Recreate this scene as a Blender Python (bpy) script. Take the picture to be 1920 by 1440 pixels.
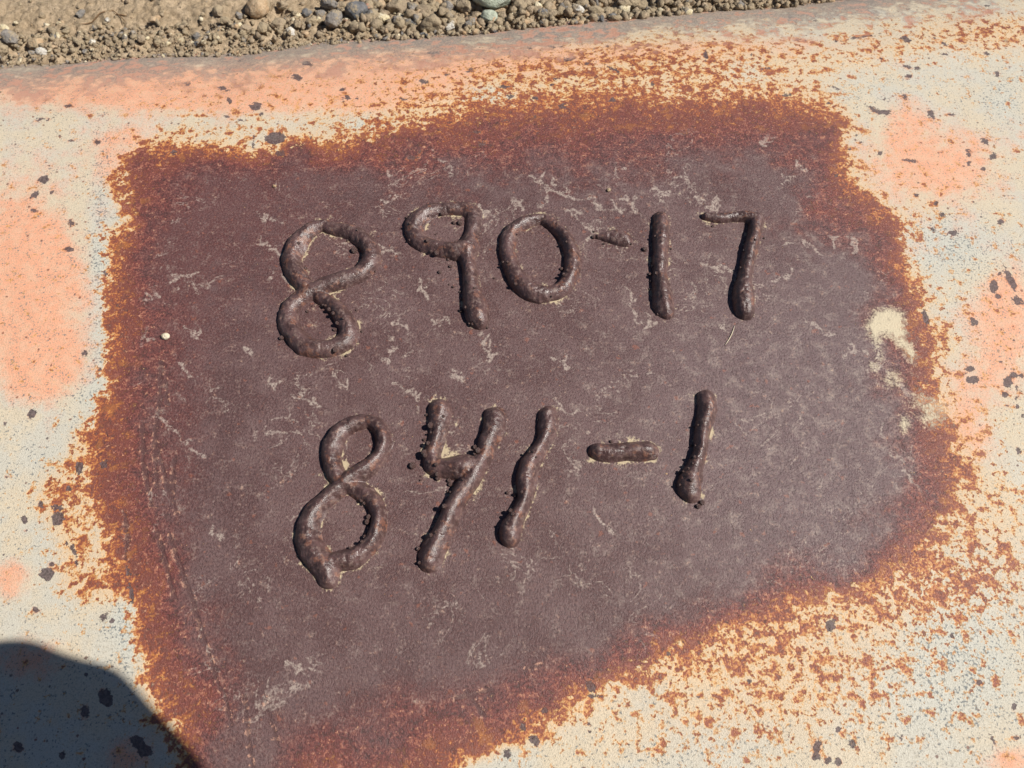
import bpy, bmesh, math, random
import numpy as np
from mathutils import Vector, Matrix

# ------------------------------------------------------------------ clear
for o in list(bpy.data.objects):
    bpy.data.objects.remove(o, do_unlink=True)
scene = bpy.context.scene
COL = scene.collection
R = math.radians

# ------------------------------------------------------------------ camera
TILT = R(28.0)                 # the phone looks down, tipped 28 degrees off straight down
DIST = 0.48                    # metres from lens to the steel in the middle of the picture
FPX = 1598.0                   # focal length in pixels of a 1920 wide picture
CAM = np.array([0.0, -DIST * math.sin(TILT), DIST * math.cos(TILT)])
cam_d = bpy.data.cameras.new('camera')
cam = bpy.data.objects.new('camera', cam_d)
COL.objects.link(cam)
cam.location = CAM
cam.rotation_euler = (TILT, 0, 0)
cam_d.sensor_width = 36.0
cam_d.lens = 36.0 * FPX / 1920.0
cam_d.clip_start = 0.01
cam_d.clip_end = 60.0
cam_d.dof.use_dof = True
cam_d.dof.focus_distance = DIST
cam_d.dof.aperture_fstop = 18.0
scene.camera = cam

# ------------------------------------------------------------------ sky and sun
SUN_AZ = R(-3.0)               # sun stands to the right
SUN_EL = R(48.0)
TO_SUN = Vector((math.cos(SUN_AZ) * math.cos(SUN_EL), math.sin(SUN_AZ) * math.cos(SUN_EL), math.sin(SUN_EL)))
w = bpy.data.worlds.new('World')
scene.world = w
w.use_nodes = True
wn = w.node_tree
wn.nodes.clear()
sky = wn.nodes.new('ShaderNodeTexSky')
sky.sky_type = 'NISHITA'
sky.sun_disc = False
sky.sun_elevation = SUN_EL
sky.altitude = 1500
sky.dust_density = 0.2
sky.air_density = 0.85
sky.sun_rotation = math.atan2(TO_SUN.x, TO_SUN.y)
bg = wn.nodes.new('ShaderNodeBackground')
bg.inputs['Strength'].default_value = 0.05
wo = wn.nodes.new('ShaderNodeOutputWorld')
wn.links.new(sky.outputs[0], bg.inputs[0])
wn.links.new(bg.outputs[0], wo.inputs[0])
sun_d = bpy.data.lights.new('sun', 'SUN')
sun_d.energy = 5.0
sun_d.angle = R(0.53)
sun_d.color = (1.0, 0.955, 0.88)
sun = bpy.data.objects.new('sun', sun_d)
sun.rotation_euler = TO_SUN.to_track_quat('Z', 'Y').to_euler()
sun.location = TO_SUN * 5
COL.objects.link(sun)
scene.view_settings.view_transform = 'Standard'
scene.view_settings.look = 'None'
scene.view_settings.exposure = 0.17
scene.view_settings.gamma = 1.0
scene.view_settings.use_curve_mapping = False
scene.render.engine = 'CYCLES'

# ------------------------------------------------------------------ measuring helpers
CT, ST = math.cos(TILT), math.sin(TILT)

def project(x, y, z):
    """world -> place on the survey picture (1920 x 1440)"""
    vx = x - CAM[0]; vy = y - CAM[1]; vz = z - CAM[2]
    f = vy * ST - vz * CT
    u = vy * CT + vz * ST
    return 960 + FPX * vx / f, 720 - FPX * u / f

def survey(px, py, z=0.0):
    """place on the survey picture -> world point on the level z"""
    a = (np.asarray(px, float) - 960) / FPX
    b = -(np.asarray(py, float) - 720) / FPX
    dy = b * CT + ST
    dz = b * ST - CT
    t = (z - CAM[2]) / dz
    return CAM[0] + a * t, CAM[1] + dy * t

def mpp(px, py, z=0.0):
    """metres per survey pixel (across) at that place"""
    x0, _ = survey(px, py, z); x1, _ = survey(px + 1, py, z)
    return float(x1 - x0)

_tab = np.random.RandomState(7).rand(256, 256)
def vnoise(x, y, scale, seed=0):
    x = x * scale + seed * 17.31; y = y * scale + seed * 9.77
    xi = np.floor(x).astype(int); yi = np.floor(y).astype(int)
    fx = x - xi; fy = y - yi
    fx = fx * fx * (3 - 2 * fx); fy = fy * fy * (3 - 2 * fy)
    a = _tab[xi & 255, yi & 255]; b = _tab[(xi + 1) & 255, yi & 255]
    c = _tab[xi & 255, (yi + 1) & 255]; d = _tab[(xi + 1) & 255, (yi + 1) & 255]
    return (a * (1 - fx) + b * fx) * (1 - fy) + (c * (1 - fx) + d * fx) * fy

def fbm(x, y, scale, octv=4, seed=0, rough=0.5):
    s = 0; a = 1; t = 0
    for i in range(octv):
        s = s + a * vnoise(x, y, scale * 2 ** i, seed + i * 3); t += a; a *= rough
    return s / t

def catmull(pts, step):
    P = np.array(pts, float)
    P = np.vstack([2 * P[0] - P[1], P, 2 * P[-1] - P[-2]])
    out = []
    for i in range(1, len(P) - 2):
        n = max(2, int(np.linalg.norm(P[i + 1][:2] - P[i][:2]) / step))
        t = np.linspace(0, 1, n, endpoint=False)[:, None]
        out.append(0.5 * (2 * P[i] + (P[i + 1] - P[i - 1]) * t + (2 * P[i - 1] - 5 * P[i] + 4 * P[i + 1] - P[i + 2]) * t * t
                          + (3 * P[i] - P[i - 1] - 3 * P[i + 1] + P[i + 2]) * t ** 3))
    out.append(P[-2][None])
    return np.vstack(out)

# ------------------------------------------------------------------ node helpers
def lin(r, g, b):
    f = lambda c: (c / 255) / 12.92 if c / 255 <= 0.04045 else ((c / 255 + 0.055) / 1.055) ** 2.4
    return (f(r), f(g), f(b), 1.0)

class NT:
    def __init__(self, name):
        self.m = bpy.data.materials.new(name)
        self.m.use_nodes = True
        self.t = self.m.node_tree
        self.t.nodes.clear()
    def n(self, typ, ins=None, **props):
        nd = self.t.nodes.new(typ)
        for k, v in props.items():
            setattr(nd, k, v)
        for k, v in (ins or {}).items():
            s = nd.inputs[k]
            if isinstance(v, bpy.types.NodeSocket):
                self.t.links.new(v, s)
            else:
                s.default_value = v
        return nd
    def math(self, op, a, b=0.0, c=None, clamp=False):
        ins = {0: a, 1: b}
        if c is not None: ins[2] = c
        return self.n('ShaderNodeMath', ins, operation=op, use_clamp=clamp).outputs[0]
    def add(self, a, b): return self.math('ADD', a, b)
    def sub(self, a, b): return self.math('SUBTRACT', a, b)
    def mul(self, a, b): return self.math('MULTIPLY', a, b)
    def mx(self, a, b): return self.math('MAXIMUM', a, b)
    def step(self, v, lo, hi, a=0.0, b=1.0):
        return self.n('ShaderNodeMapRange', {'Value': v, 'From Min': lo, 'From Max': hi, 'To Min': a, 'To Max': b},
                      interpolation_type='SMOOTHSTEP').outputs[0]
    def mix(self, f, a, b, mode='MIX'):
        nd = self.n('ShaderNodeMix', data_type='RGBA', blend_type=mode)
        for i, v in ((0, f), (6, a), (7, b)):
            if isinstance(v, bpy.types.NodeSocket): self.t.links.new(v, nd.inputs[i])
            else: nd.inputs[i].default_value = v
        return nd.outputs[2]
    def noise(self, vec, scale, detail=4.0, rough=0.55, dist=0.0, off=None):
        if off is not None:
            vec = self.n('ShaderNodeVectorMath', {0: vec, 1: off}, operation='ADD').outputs[0]
        return self.n('ShaderNodeTexNoise', {'Vector': vec, 'Scale': scale, 'Detail': detail, 'Roughness': rough, 'Distortion': dist}).outputs[0]
    def voro(self, vec, scale, feature='F1'):
        return self.n('ShaderNodeTexVoronoi', {'Vector': vec, 'Scale': scale}, feature=feature)
    def coords(self):
        return self.n('ShaderNodeTexCoord').outputs['Object']
    def attr3(self, name):
        a = self.n('ShaderNodeAttribute', attribute_name=name)
        s = self.n('ShaderNodeSeparateXYZ', {0: a.outputs['Vector']})
        return s.outputs[0], s.outputs[1], s.outputs[2]
    def ramp(self, f, stops):
        nd = self.n('ShaderNodeValToRGB', {0: f})
        cr = nd.color_ramp
        while len(cr.elements) < len(stops): cr.elements.new(0.5)
        for e, (p, c) in zip(cr.elements, stops):
            e.position = p; e.color = c
        return nd.outputs[0]
    def finish(self, color, rough, height=None, bdist=0.0005, spec=0.5, bstr=1.0, metal=0.0):
        ins = {'Base Color': color, 'Roughness': rough, 'Specular IOR Level': spec, 'Metallic': metal}
        if height is not None:
            b = self.n('ShaderNodeBump', {'Height': height, 'Distance': bdist, 'Strength': bstr})
            ins['Normal'] = b.outputs[0]
        p = self.n('ShaderNodeBsdfPrincipled', ins)
        o = self.n('ShaderNodeOutputMaterial')
        self.t.links.new(p.outputs[0], o.inputs[0])
        return self.m

# ------------------------------------------------------------------ object helpers
def link_mesh(name, verts, faces, mat, parent=None, smooth=True):
    me = bpy.data.meshes.new(name)
    verts = np.asarray(verts, np.float32)
    if isinstance(faces, np.ndarray):
        k = faces.shape[1]
        me.vertices.add(len(verts)); me.vertices.foreach_set('co', verts.ravel())
        me.loops.add(faces.size); me.loops.foreach_set('vertex_index', faces.ravel().astype(np.int32))
        me.polygons.add(len(faces)); me.polygons.foreach_set('loop_start', np.arange(0, faces.size, k, dtype=np.int32))
        me.update(calc_edges=True); me.validate()
    else:
        me.from_pydata([tuple(v) for v in verts], [], faces)
    if smooth:
        me.polygons.foreach_set('use_smooth', np.ones(len(me.polygons), bool))
    me.materials.append(mat)
    ob = bpy.data.objects.new(name, me)
    COL.objects.link(ob)
    if parent: ob.parent = parent
    return ob

def tag(o, label, cat, group=None, kind=None):
    o['label'] = label; o['category'] = cat
    if group: o['group'] = group
    if kind: o['kind'] = kind
    return o

def grid_faces(ny, nx):
    i = np.arange(ny * nx).reshape(ny, nx)
    return np.stack([i[:-1, :-1], i[:-1, 1:], i[1:, 1:], i[1:, :-1]], -1).reshape(-1, 4)

# ================================================================== SURVEY DATA
# marks were read off enlargements: (origin x, origin y, enlargement)
Z1 = (480, 360, 4.0); Z2 = (900, 340, 3.0); Z3 = (520, 700, 3.429); Z4 = (900, 700, 3.84)
ZA = (0, 0, 3.0); ZB = (640, 0, 3.0); ZC = (1280, 0, 3.0); ZD = (0, 480, 3.0); ZE = (1280, 480, 3.0)
ZF = (0, 960, 3.0); ZG = (640, 960, 3.0); ZH = (1280, 960, 3.0); ZP = (0, 0, 4.0); ZQ = (440, 0, 3.692)

# weld runs: (x, y, half width[, height factor]) in the enlargement
NUMERALS = [
 ('weld_numeral_eight', 'weld bead numeral 8, first in the upper row', Z1, [
   [(510,235,55,.8),(420,262,72,.9),(330,340,78,1),(275,440,78,1),(265,530,76,1),(310,630,74,1),(375,705,70,.9)],
   [(490,240,48,.7),(600,268,60,.9),(720,295,72,1),(810,360,75,1.1),(860,450,72,1.1),(850,530,74,1.1),(780,600,74,1.1),(650,650,74,1.1),(520,690,75,1.1),(420,735,74,1),(330,785,70,.9)],
   [(340,775,70,.9),(255,850,68,.9),(235,950,74,.9),(280,1060,80,1),(370,1140,84,1),(480,1165,84,1),(590,1150,80,1),(680,1090,82,1.05),(690,1010,76,1.1),(640,920,70,1.2),(580,850,62,1.1),(500,790,58,.9),(430,745,56,.8)]]),
 ('weld_numeral_nine', 'weld bead numeral 9 in the upper row', Z1, [
   [(1570,112,66,.8),(1450,112,66,.8),(1330,125,68,.9),(1235,175,74,1),(1185,250,70,1),(1200,330,70,1),(1270,385,68,1),(1370,415,72,1.1),(1480,430,84,1.2),(1560,425,98,1.2)],
   [(1560,112,66,.8),(1620,150,64,.8),(1632,230,60,.9),(1612,320,58,1),(1585,420,84,1.2),(1590,520,60,1.2),(1605,600,58,1.2),(1610,680,60,1.2),(1620,760,72,1.2),(1640,850,90,1.2),(1660,920,92,1.2),(1680,965,70,1.1)]]),
 ('weld_numeral_zero', 'weld bead numeral 0 in the upper row', Z2, [
   [(400,215,36,.9),(340,203,36,.9),(255,225,44,1),(180,280,50,1),(152,370,48,1),(172,460,50,1.1),(220,550,56,1.15),(290,615,60,1.15),(360,630,56,1.1)],
   [(330,640,50,1),(450,605,50,1),(512,520,48,1.1),(522,420,46,1.2),(490,330,44,1.2),(440,262,40,1.1),(370,215,36,.9)]]),
 ('weld_dash', 'short lumpy weld dash after the 0 in the upper row', Z2, [
   [(665,303,16,.7),(712,304,32,.8),(765,303,50,.85),(808,318,48,.85),(832,338,28,.7)]]),
 ('weld_numeral_one', 'weld bead numeral 1 in the upper row', Z2, [
   [(1020,200,48,1),(1020,280,48,1.1),(1017,360,47,1.2),(1014,440,45,1.25),(1012,500,42,1.2),(1016,560,48,1.25),(1026,630,60,1.25),(1036,690,60,1.2),(1052,730,44,1)]]),
 ('weld_numeral_seven', 'weld bead numeral 7 at the end of the upper row', Z2, [
   [(1275,190,28,.8),(1340,200,32,.9),(1420,192,32,.9),(1500,190,38,1),(1560,212,46,1)],
   [(1562,205,46,1),(1545,290,42,1.3),(1525,370,40,1.35),(1508,450,38,1.35),(1492,530,42,1.35),(1486,610,58,1.3),(1486,690,62,1.25),(1497,730,52,1.1)]]),
 ('weld_numeral_eight', 'weld bead numeral 8, first in the lower row', Z3, [
   [(560,300,50,.9),(470,322,55,1),(390,382,64,1),(348,470,66,1),(346,560,66,1),(370,640,64,1),(410,690,58,.9)],
   [(540,290,46,.9),(620,312,50,1),(668,372,54,1.1),(680,450,54,1.1),(640,540,54,1.1),(560,610,62,1.15),(470,670,66,1.2),(390,730,66,1.1),(300,812,64,1),(225,900,74,1),(190,1000,80,1),(198,1090,86,1.05),(250,1170,96,1.1),(310,1245,88,1.1),(322,1315,62,1)],
   [(300,1235,88,1),(390,1200,75,1),(480,1180,72,1),(560,1130,64,1.1),(620,1060,58,1.2),(650,960,55,1.25),(640,870,54,1.2),(600,800,57,1),(530,748,60,.9),(440,700,58,.9)]]),
 ('weld_numeral_four', 'weld bead numeral 4 in the lower row', Z3, [
   [(1045,225,78,1),(1040,300,70,1),(1030,380,60,1),(1010,450,60,1),(990,520,64,1),(1010,585,68,1),(1090,600,72,1.1),(1180,600,84,1.2),(1255,590,72,1.1)],
   [(1400,272,78,1),(1390,350,77,1.1),(1360,430,70,1.1),(1330,510,62,1),(1290,590,64,1.1),(1240,670,62,1.2),(1190,750,64,1.2),(1140,830,64,1.2),(1100,910,64,1.2),(1070,990,70,1.2),(1030,1070,80,1.2),(990,1155,84,1.2),(975,1210,70,1.1)]]),
 ('weld_numeral_one', 'wavy weld bead numeral 1 beside the 4 in the lower row', Z4, [
   [(490,290,74,1),(490,370,74,1.1),(462,470,64,1.1),(412,560,64,1.15),(362,650,75,1.2),(332,750,78,1.2),(330,830,72,1.2),(320,900,60,1.2),(290,970,58,1.2),(250,1050,70,1.25),(222,1120,84,1.25),(220,1170,76,1.2)]]),
 ('weld_dash', 'dumbbell shaped weld dash in the lower row', Z4, [
   [(860,558,76,1),(940,565,72,.95),(1020,560,70,.95),(1100,555,74,1),(1185,550,85,1.05),(1215,550,80,1)]]),
 ('weld_numeral_one', 'weld bead numeral 1 ending the lower row', Z4, [
   [(1635,165,66,1),(1642,240,66,1.1),(1622,330,62,1.2),(1602,430,56,1.3),(1592,520,54,1.35),(1572,600,54,1.3),(1542,680,64,1.2),(1517,760,86,1.2),(1515,825,88,1.2),(1530,865,62,1)]]),
]
SPATTER = {
 Z1: [(320,378,14),(372,570,16),(765,297,12),(735,430,30),(685,350,10),(385,893,14),(420,855,8),(548,880,22),(580,910,18),(610,985,20),(590,1030,18),(655,945,12),(590,1175,26),(190,1090,24),(795,1045,12),(752,885,10),(895,595,10),(680,1225,15),(500,840,14),(520,850,14),
      (1130,190,14),(1155,245,14),(1150,352,10),(1395,165,18),(1290,160,10),(1485,228,18),(1530,225,25),(1350,318,9),(1285,375,18),(1350,440,24),(1440,487,14),(1458,555,16),(1378,597,18),(1310,425,14),(1448,692,9),(1478,708,12),(1640,725,12),(1650,618,10),(1790,645,10),(1535,885,18),(1530,745,12),(1570,870,14),(1600,965,14),(1620,970,12),(1735,1015,12),(1540,800,12),(1500,390,9)],
 Z2: [(928,378,18),(640,310,14),(642,282,8),(850,352,9),(698,350,8),(208,288,7),(80,545,7),(130,452,10),(155,455,10),(200,570,14),(485,282,9),(485,335,8),(490,505,10),(460,490,14),(470,530,12),(955,520,12),(990,515,12),(962,560,10),(985,305,9),(1075,378,8),(955,605,7),(1310,250,8),(1548,330,8),(1465,485,8),(965,460,8),(1445,548,7),(1600,318,7),(110,310,8),(405,635,8),(1490,340,10),(1485,390,10),(970,480,9),(1000,745,8)],
 Z3: [(868,588,28),(985,338,26),(1068,272,12),(945,425,13),(970,455,18),(945,515,26),(950,530,20),(975,570,13),(1022,590,16),(1028,668,22),(1030,650,20),(1103,685,18),(1110,710,18),(1095,755,11),(1115,770,11),(1195,688,10),(920,685,9),(922,660,7),(1270,472,20),(1270,520,16),(1290,500,24),(1075,860,20),(1050,880,16),(1018,1025,10),(990,1045,18),(905,1125,18),(915,1220,16),(590,920,26),(575,950,24),(570,1030,16),(565,1055,20),(545,1085,14),(470,1125,12),(590,1000,14),(960,265,12),(988,385,9),(1480,765,14),(1530,780,16),(1152,222,6),(1500,890,18),(540,820,14),(560,840,14),(1310,375,9)],
 Z4: [(1602,925,24),(1575,952,24),(1545,385,12),(1570,370,10),(1440,715,16),(1460,715,12),(1415,805,12),(1440,800,11),(1525,515,12),(1550,520,10),(1545,600,14),(1520,610,14),(1520,770,16),(255,870,16),(300,855,14),(945,490,14),(220,1000,18),(235,1015,16),(195,1085,12),(130,1145,10),(420,335,10),(385,570,12),(355,575,12),(405,605,10),(1500,690,12),(1530,650,12)],
}
# chips in the paint: (x, y, rx, ry[, turn in degrees])
CHIPS = {
 ZA: [(1550,778,62,36),(1578,862,30,20),(1435,600,38,24),(245,1010,32,22,-25),(195,1095,28,20,-35),(290,1083,10,10),(190,1183,22,10),(398,1255,20,18),(388,1403,22,15),(548,798,18,12),(235,670,32,10),(385,595,16,8),(1255,500,32,12),(1290,565,14,16),(1670,435,40,16,20),(1280,657,16,10),(398,790,12,7),(335,765,10,6),(270,920,12,8),(975,860,18,14),(1045,475,25,12),(1725,360,26,14),(1423,815,6,42),(1468,640,12,8),(1360,675,18,10),(1745,775,12,10)],
 ZB: [(455,458,24,16),(710,405,14,7),(35,550,16,14),(10,505,16,10),(5,552,10,14),(88,552,7,5),(350,560,18,8),(915,488,30,9),(950,545,26,14),(1085,552,18,10),(1185,475,15,9),(1215,450,12,6),(1285,330,28,12),(1525,560,18,16),(1750,472,12,14),(1240,600,22,16),(1090,655,10,10),(920,678,14,9),(750,742,24,10),(785,808,22,14),(400,888,26,10),(1105,745,12,8),(1195,262,28,6),(1535,390,48,5,25),(525,300,45,14),(590,420,10,6),(1375,358,8,5),(1425,275,9,7),(440,855,12,9)],
 ZC: [(1255,218,28,12,20),(1265,375,26,12,20),(1265,430,22,14,10),(1475,310,18,7,15),(1475,250,20,8,20),(1420,218,28,6,20),(1710,300,18,12),(1768,415,16,16),(1112,325,12,9),(1248,548,16,16),(1135,555,9,7),(1080,620,60,13,30),(1140,635,28,18),(1395,640,20,28,-30),(1505,645,16,8),(1610,858,14,22,-25),(1700,795,30,15,10),(1745,880,28,18,20),(1608,920,10,14),(1690,952,12,14),(1285,905,38,10,12),(1112,862,12,12),(980,760,8,7),(1010,797,9,8),(940,842,12,9),(1315,1100,14,10),(1425,1143,10,12),(1635,1138,8,8),(1790,1243,18,18),(1520,1310,28,20),(1410,1288,12,12),(130,318,14,24),(480,385,20,10),(575,535,36,10),(860,498,20,8,20),(820,577,14,8),(1010,207,75,6,-8),(870,232,14,5),(655,225,25,5),(1820,345,8,8),(1840,375,8,6),(1325,435,9,7),(865,985,14,9),(1455,858,8,6),(1260,695,7,6)],
 ZE: [(1365,340,18,45,-25),(1750,175,25,42,-5),(1840,130,20,80,-25),(1880,250,35,22,20),(1775,225,18,15),(1630,365,14,25),(1655,380,10,18),(1620,633,22,20),(1630,695,38,25),(1585,662,10,8),(1830,710,30,36),(1860,670,22,18),(1815,780,18,18),(1880,795,14,14),(1830,842,12,10),(1878,845,12,10),(1905,670,14,18),(1888,1095,12,18),(1855,395,8,10),(1808,638,6,10),(1790,595,5,6),(1780,100,14,10),(1910,890,6,14),(1880,740,10,12)],
 ZH: [(832,640,30,36),(872,1222,16,20),(755,1330,24,46,10),(750,1380,22,18),(820,1395,18,26,20),(875,1410,20,26),(375,948,18,16),(1865,1090,18,24),(1880,1267,14,10),(1512,695,12,12),(1230,1265,10,18),(1665,960,18,16),(85,1043,9,10),(1755,1300,5,45,-30)],
 ZG: [(1090,1285,40,26,25),(1020,1215,22,22),(1030,1165,16,16),(1140,1115,20,20),(1400,980,24,40,-20),(1410,1035,35,13),(1395,1190,12,8),(1398,1232,10,10),(1840,795,14,16),(1620,1315,7,7)],
 ZF: [(325,40,40,42),(135,42,24,24),(150,105,10,10),(265,350,42,38),(290,295,16,14),(205,552,20,16),(415,220,15,45,-20),(430,285,8,25,-10),(380,178,10,18),(595,1045,40,55,-15),(480,1125,25,38,20),(100,1320,30,28),(350,1370,20,22),(775,1295,50,34,35),(815,1345,42,35),(20,1135,20,10),(720,330,13,50,-10),(740,470,12,60,-8),(630,615,14,16),(20,245,12,12),(485,915,12,14),(240,740,12,12)],
 ZD: [(182,888,24,28,30),(445,1190,25,38),(390,1310,18,16),(230,1395,18,18),(560,638,12,10),(420,222,10,5),(30,940,10,8),(38,1240,9,10),(585,1170,20,28),(320,1415,36,18),(595,95,14,10)],
}
# pale dust veins on the bare steel
VEINS = {
 Z1: [[(1230,650),(1245,740),(1290,810)],[(930,465),(1080,460)],[(1320,960),(1440,945),(1330,1000)],[(0,390),(150,430),(180,480)],[(100,560),(220,650),(290,710)],[(60,160),(200,230)],[(940,60),(1010,75)],[(1670,1290),(1760,1330)],[(1480,1340),(1500,1400)],[(1690,1060),(1750,1220)],[(1020,980),(1170,1060)],[(990,1180),(1000,1270)],[(1690,150),(1810,130)],[(20,160),(60,210)]],
 Z2: [[(815,590),(850,680),(880,800)],[(880,800),(990,795)],[(400,990),(460,1020),(520,1050)],[(0,1010),(60,1060)],[(190,95),(230,135)],[(330,140),(380,100),(370,40),(330,0)],[(510,180),(620,270)],[(640,150),(720,160),(820,150)],[(980,30),(1060,80)],[(1250,470),(1440,530)],[(1310,100),(1330,180)],[(1700,360),(1900,390)],[(1370,780),(1420,860)],[(1670,560),(1740,540)],[(20,900),(60,1000)]],
 Z3: [[(370,0),(490,130)],[(150,160),(190,165)],[(790,80),(880,150)],[(1110,20),(1190,20)],[(910,180),(915,270)]],
 Z4: [[(540,180),(580,260),(680,320),(780,430)],[(820,960),(960,1160)]],
 ZB: [[(1060,990),(1160,1060),(1300,1110),(1400,1110)],[(960,1120),(1010,1160)],[(1540,920),(1540,950)],[(1300,1180),(1420,1290)],[(1760,1050),(1830,1090)],[(1430,1180),(1600,1180)],[(1600,1100),(1640,1160)],[(270,990),(310,1030)],[(530,870),(620,910)]],
 ZC: [[(470,770),(480,830)],[(440,800),(520,770)],[(560,980),(600,1030)],[(640,900),(690,950)],[(690,1100),(800,1100)],[(160,1180),(200,1090)],[(0,940),(60,1050),(120,1130)],[(820,1330),(980,1360)]],
 ZD: [[(990,590),(1100,720)],[(820,210),(900,230)],[(960,150),(1100,110)],[(1520,670),(1545,760)],[(1380,510),(1420,570)],[(900,910),(990,980),(1060,1080),(1150,1130)],[(1040,400),(1130,470)],[(1690,790),(1705,800)],[(800,430),(860,470)],[(1640,780),(1800,850)]],
 ZF: [[(1610,840),(1800,900)],[(1640,990),(1700,1000)],[(1180,120),(1270,150)]],
 ZE: [[(740,380),(790,440),(870,440)],[(930,520),(1000,540)],[(1130,940),(1170,1090),(1250,1160)],[(1240,1210),(1330,1310)],[(1180,640),(1260,760),(1420,850)],[(1100,600),(1040,650)],[(1240,560),(1440,800)],[(1090,520),(1110,620),(1190,700)]],
}
# dark drag marks down the left of the bare steel
SCORES = {ZD: [[(905,600),(900,800),(870,1000),(880,1300)],[(800,950),(805,1150),(850,1400)],[(930,700),(940,830)],[(890,1090),(930,1250),(990,1440)],[(980,1150),(960,1400)]],
          ZF: [[(700,0),(715,130),(705,260)],[(880,110),(930,280),(980,480)],[(950,120),(1010,300),(1080,480),(1130,660)],[(1050,420),(1150,720),(1240,1000)],[(1370,1040),(1400,1300),(1420,1440)],[(1260,1000),(1300,1200)],[(1480,1040),(1560,1300)]],
          ZG: [[(640,1050),(850,1000)],[(700,1010),(800,1140)],[(1040,880),(1120,860)]]}
OUTER = [(215,345),(235,300),(262,268),(330,262),(420,268),(500,275),(600,262),(700,240),(760,225),(850,208),(950,188),(1000,176),(1100,168),(1200,165),(1290,168),(1370,174),(1480,180),(1545,192),(1588,232),(1588,280),(1602,330),(1640,372),(1690,420),(1700,480),(1720,540),(1735,600),(1765,640),(1755,700),(1768,760),(1795,830),(1818,880),(1798,940),(1768,990),(1755,1040),(1700,1085),(1640,1115),(1560,1130),(1480,1168),(1380,1200),(1280,1232),(1200,1270),(1130,1300),(1080,1330),(960,1400),(860,1445),(700,1560),(360,1560),(335,1440),(345,1390),(300,1330),(270,1270),(260,1180),(240,1130),(205,1110),(190,1060),(195,1000),(165,950),(150,905),(160,850),(170,800),(185,760),(200,700),(200,640),(190,560),(200,500),(190,440),(240,420),(225,380)]
INNER = [(330,360),(400,330),(560,300),(700,320),(760,320),(900,310),(1000,310),(1150,330),(1270,300),(1360,295),(1450,300),(1520,300),(1500,350),(1490,420),(1600,440),(1650,500),(1660,560),(1640,620),(1670,700),(1690,760),(1690,850),(1690,920),(1650,1000),(1600,1035),(1500,1060),(1400,1100),(1290,1150),(1200,1200),(1050,1260),(920,1290),(780,1310),(640,1360),(540,1400),(520,1500),(440,1500),(430,1300),(390,1200),(350,1100),(320,1000),(300,900),(290,800),(300,700),(320,600),(285,520),(280,440)]
SPLASH = [(1040,380),(1080,310),(1170,290),(1240,320),(1250,400),(1250,450),(1310,560),(1290,590),(1230,520),(1180,460),(1110,445),(1105,505),(1085,505),(1050,430)]
CONTACT = [(-700,190),(-300,150),(0,118),(120,112),(300,98),(460,96),(600,76),(750,66),(880,58),(1000,44),(1150,32),(1300,15),(1450,8),(1560,-5),(1700,-22),(1920,-60),(2300,-110),(2700,-150)]
RUSTY = [(110,920,55,50,.36),(150,1020,50,70,.34),(150,850,35,60,.3),(170,1100,60,35,.34),(290,1300,45,110,.2),(1680,1110,160,60,.2),(1400,1230,260,50,.2),(1000,150,330,60,.24),(1350,110,280,65,.25),(1150,110,250,50,.08),(1860,60,140,40,.34),(1650,90,80,40,.12),(650,215,200,40,.18),(380,195,140,45,.12),(430,245,150,18,.16),(850,190,120,25,.12),(1500,1290,330,90,.24),(1750,1090,170,110,.26),(1300,1390,250,70,.13),(1860,1000,80,150,.16),(100,960,40,50,.14),(290,1370,50,70,.10),(1720,420,50,90,.16),(1800,560,70,70,.08),(1830,850,80,130,.1),(1620,330,30,70,.1),(560,150,150,30,.1),(1690,640,50,60,.05),(130,1060,40,60,.08)]
PINKS = [(500,150,520,90,.22),(1750,330,260,260,.24),(100,260,220,130,.16),(1350,90,420,50,.3),(1840,720,120,260,.2),(1500,1400,500,80,.12),(45,535,122,185,1.25),(90,690,70,60,.7),(20,1085,45,45,.8),(60,1240,90,50,.7),(250,275,90,45,.4),(90,165,300,34,.6),(600,165,300,48,.95),(330,165,160,40,.5),(850,115,260,28,.7),(1150,95,300,26,.35),(1745,310,150,75,.6),(1690,232,45,40,.45),(1885,640,70,110,.65),(1890,540,40,40,.5),(1800,800,60,100,.45),(1905,1425,60,35,.7),(240,1420,60,55,.6),(200,320,40,50,.35)]
GREYS = [(188,520,26,260,.9),(170,760,60,60,.6),(90,880,80,60,.45),(235,1160,40,50,.8),(250,1240,35,90,.6),(1810,1150,140,200,.8),(1750,450,120,50,.75),(905,180,60,22,.9),(1400,135,60,36,.6),(1880,180,50,60,.7),(1700,1300,250,110,.55),(690,235,60,20,.9),(240,310,40,40,.9),(1330,1400,200,60,.5),(1650,170,140,60,.4),(1010,200,60,16,.9),(1800,520,100,120,.4),(1180,1290,80,40,.5)]

def unz(z, x, y): return z[0] + x / z[2], z[1] + y / z[2]

# ================================================================== THE STEEL
GZ = -0.030                    # level of the soil against the steel
ROLL = 0.20                    # radius of the rolled-over far edge
_cx, _cy = survey([p[0] for p in CONTACT], [p[1] for p in CONTACT], GZ)
_k = np.argsort(_cx); _cx = _cx[_k]; _cy = _cy[_k]
REACH = math.sqrt(2 * ROLL * -GZ)
def far_edge(x): return np.interp(x, _cx, _cy)
XL, XR, YN = -0.43, 0.45, -0.30

def plate_z(x, y):
    d = np.maximum(0, y - (far_edge(x) - REACH))
    zz = d * d / (2 * ROLL)
    for e in (np.maximum(0, XL - x), np.maximum(0, x - XR), np.maximum(0, YN - y)):
        zz = zz + e * e / (2 * 0.05)
    zz = zz + 0.0012 * (fbm(x, y, 9, 2, 5) - 0.5) - 0.0004 * (fbm(x, y, 45, 2, 8) - 0.5)
    return -zz

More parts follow.
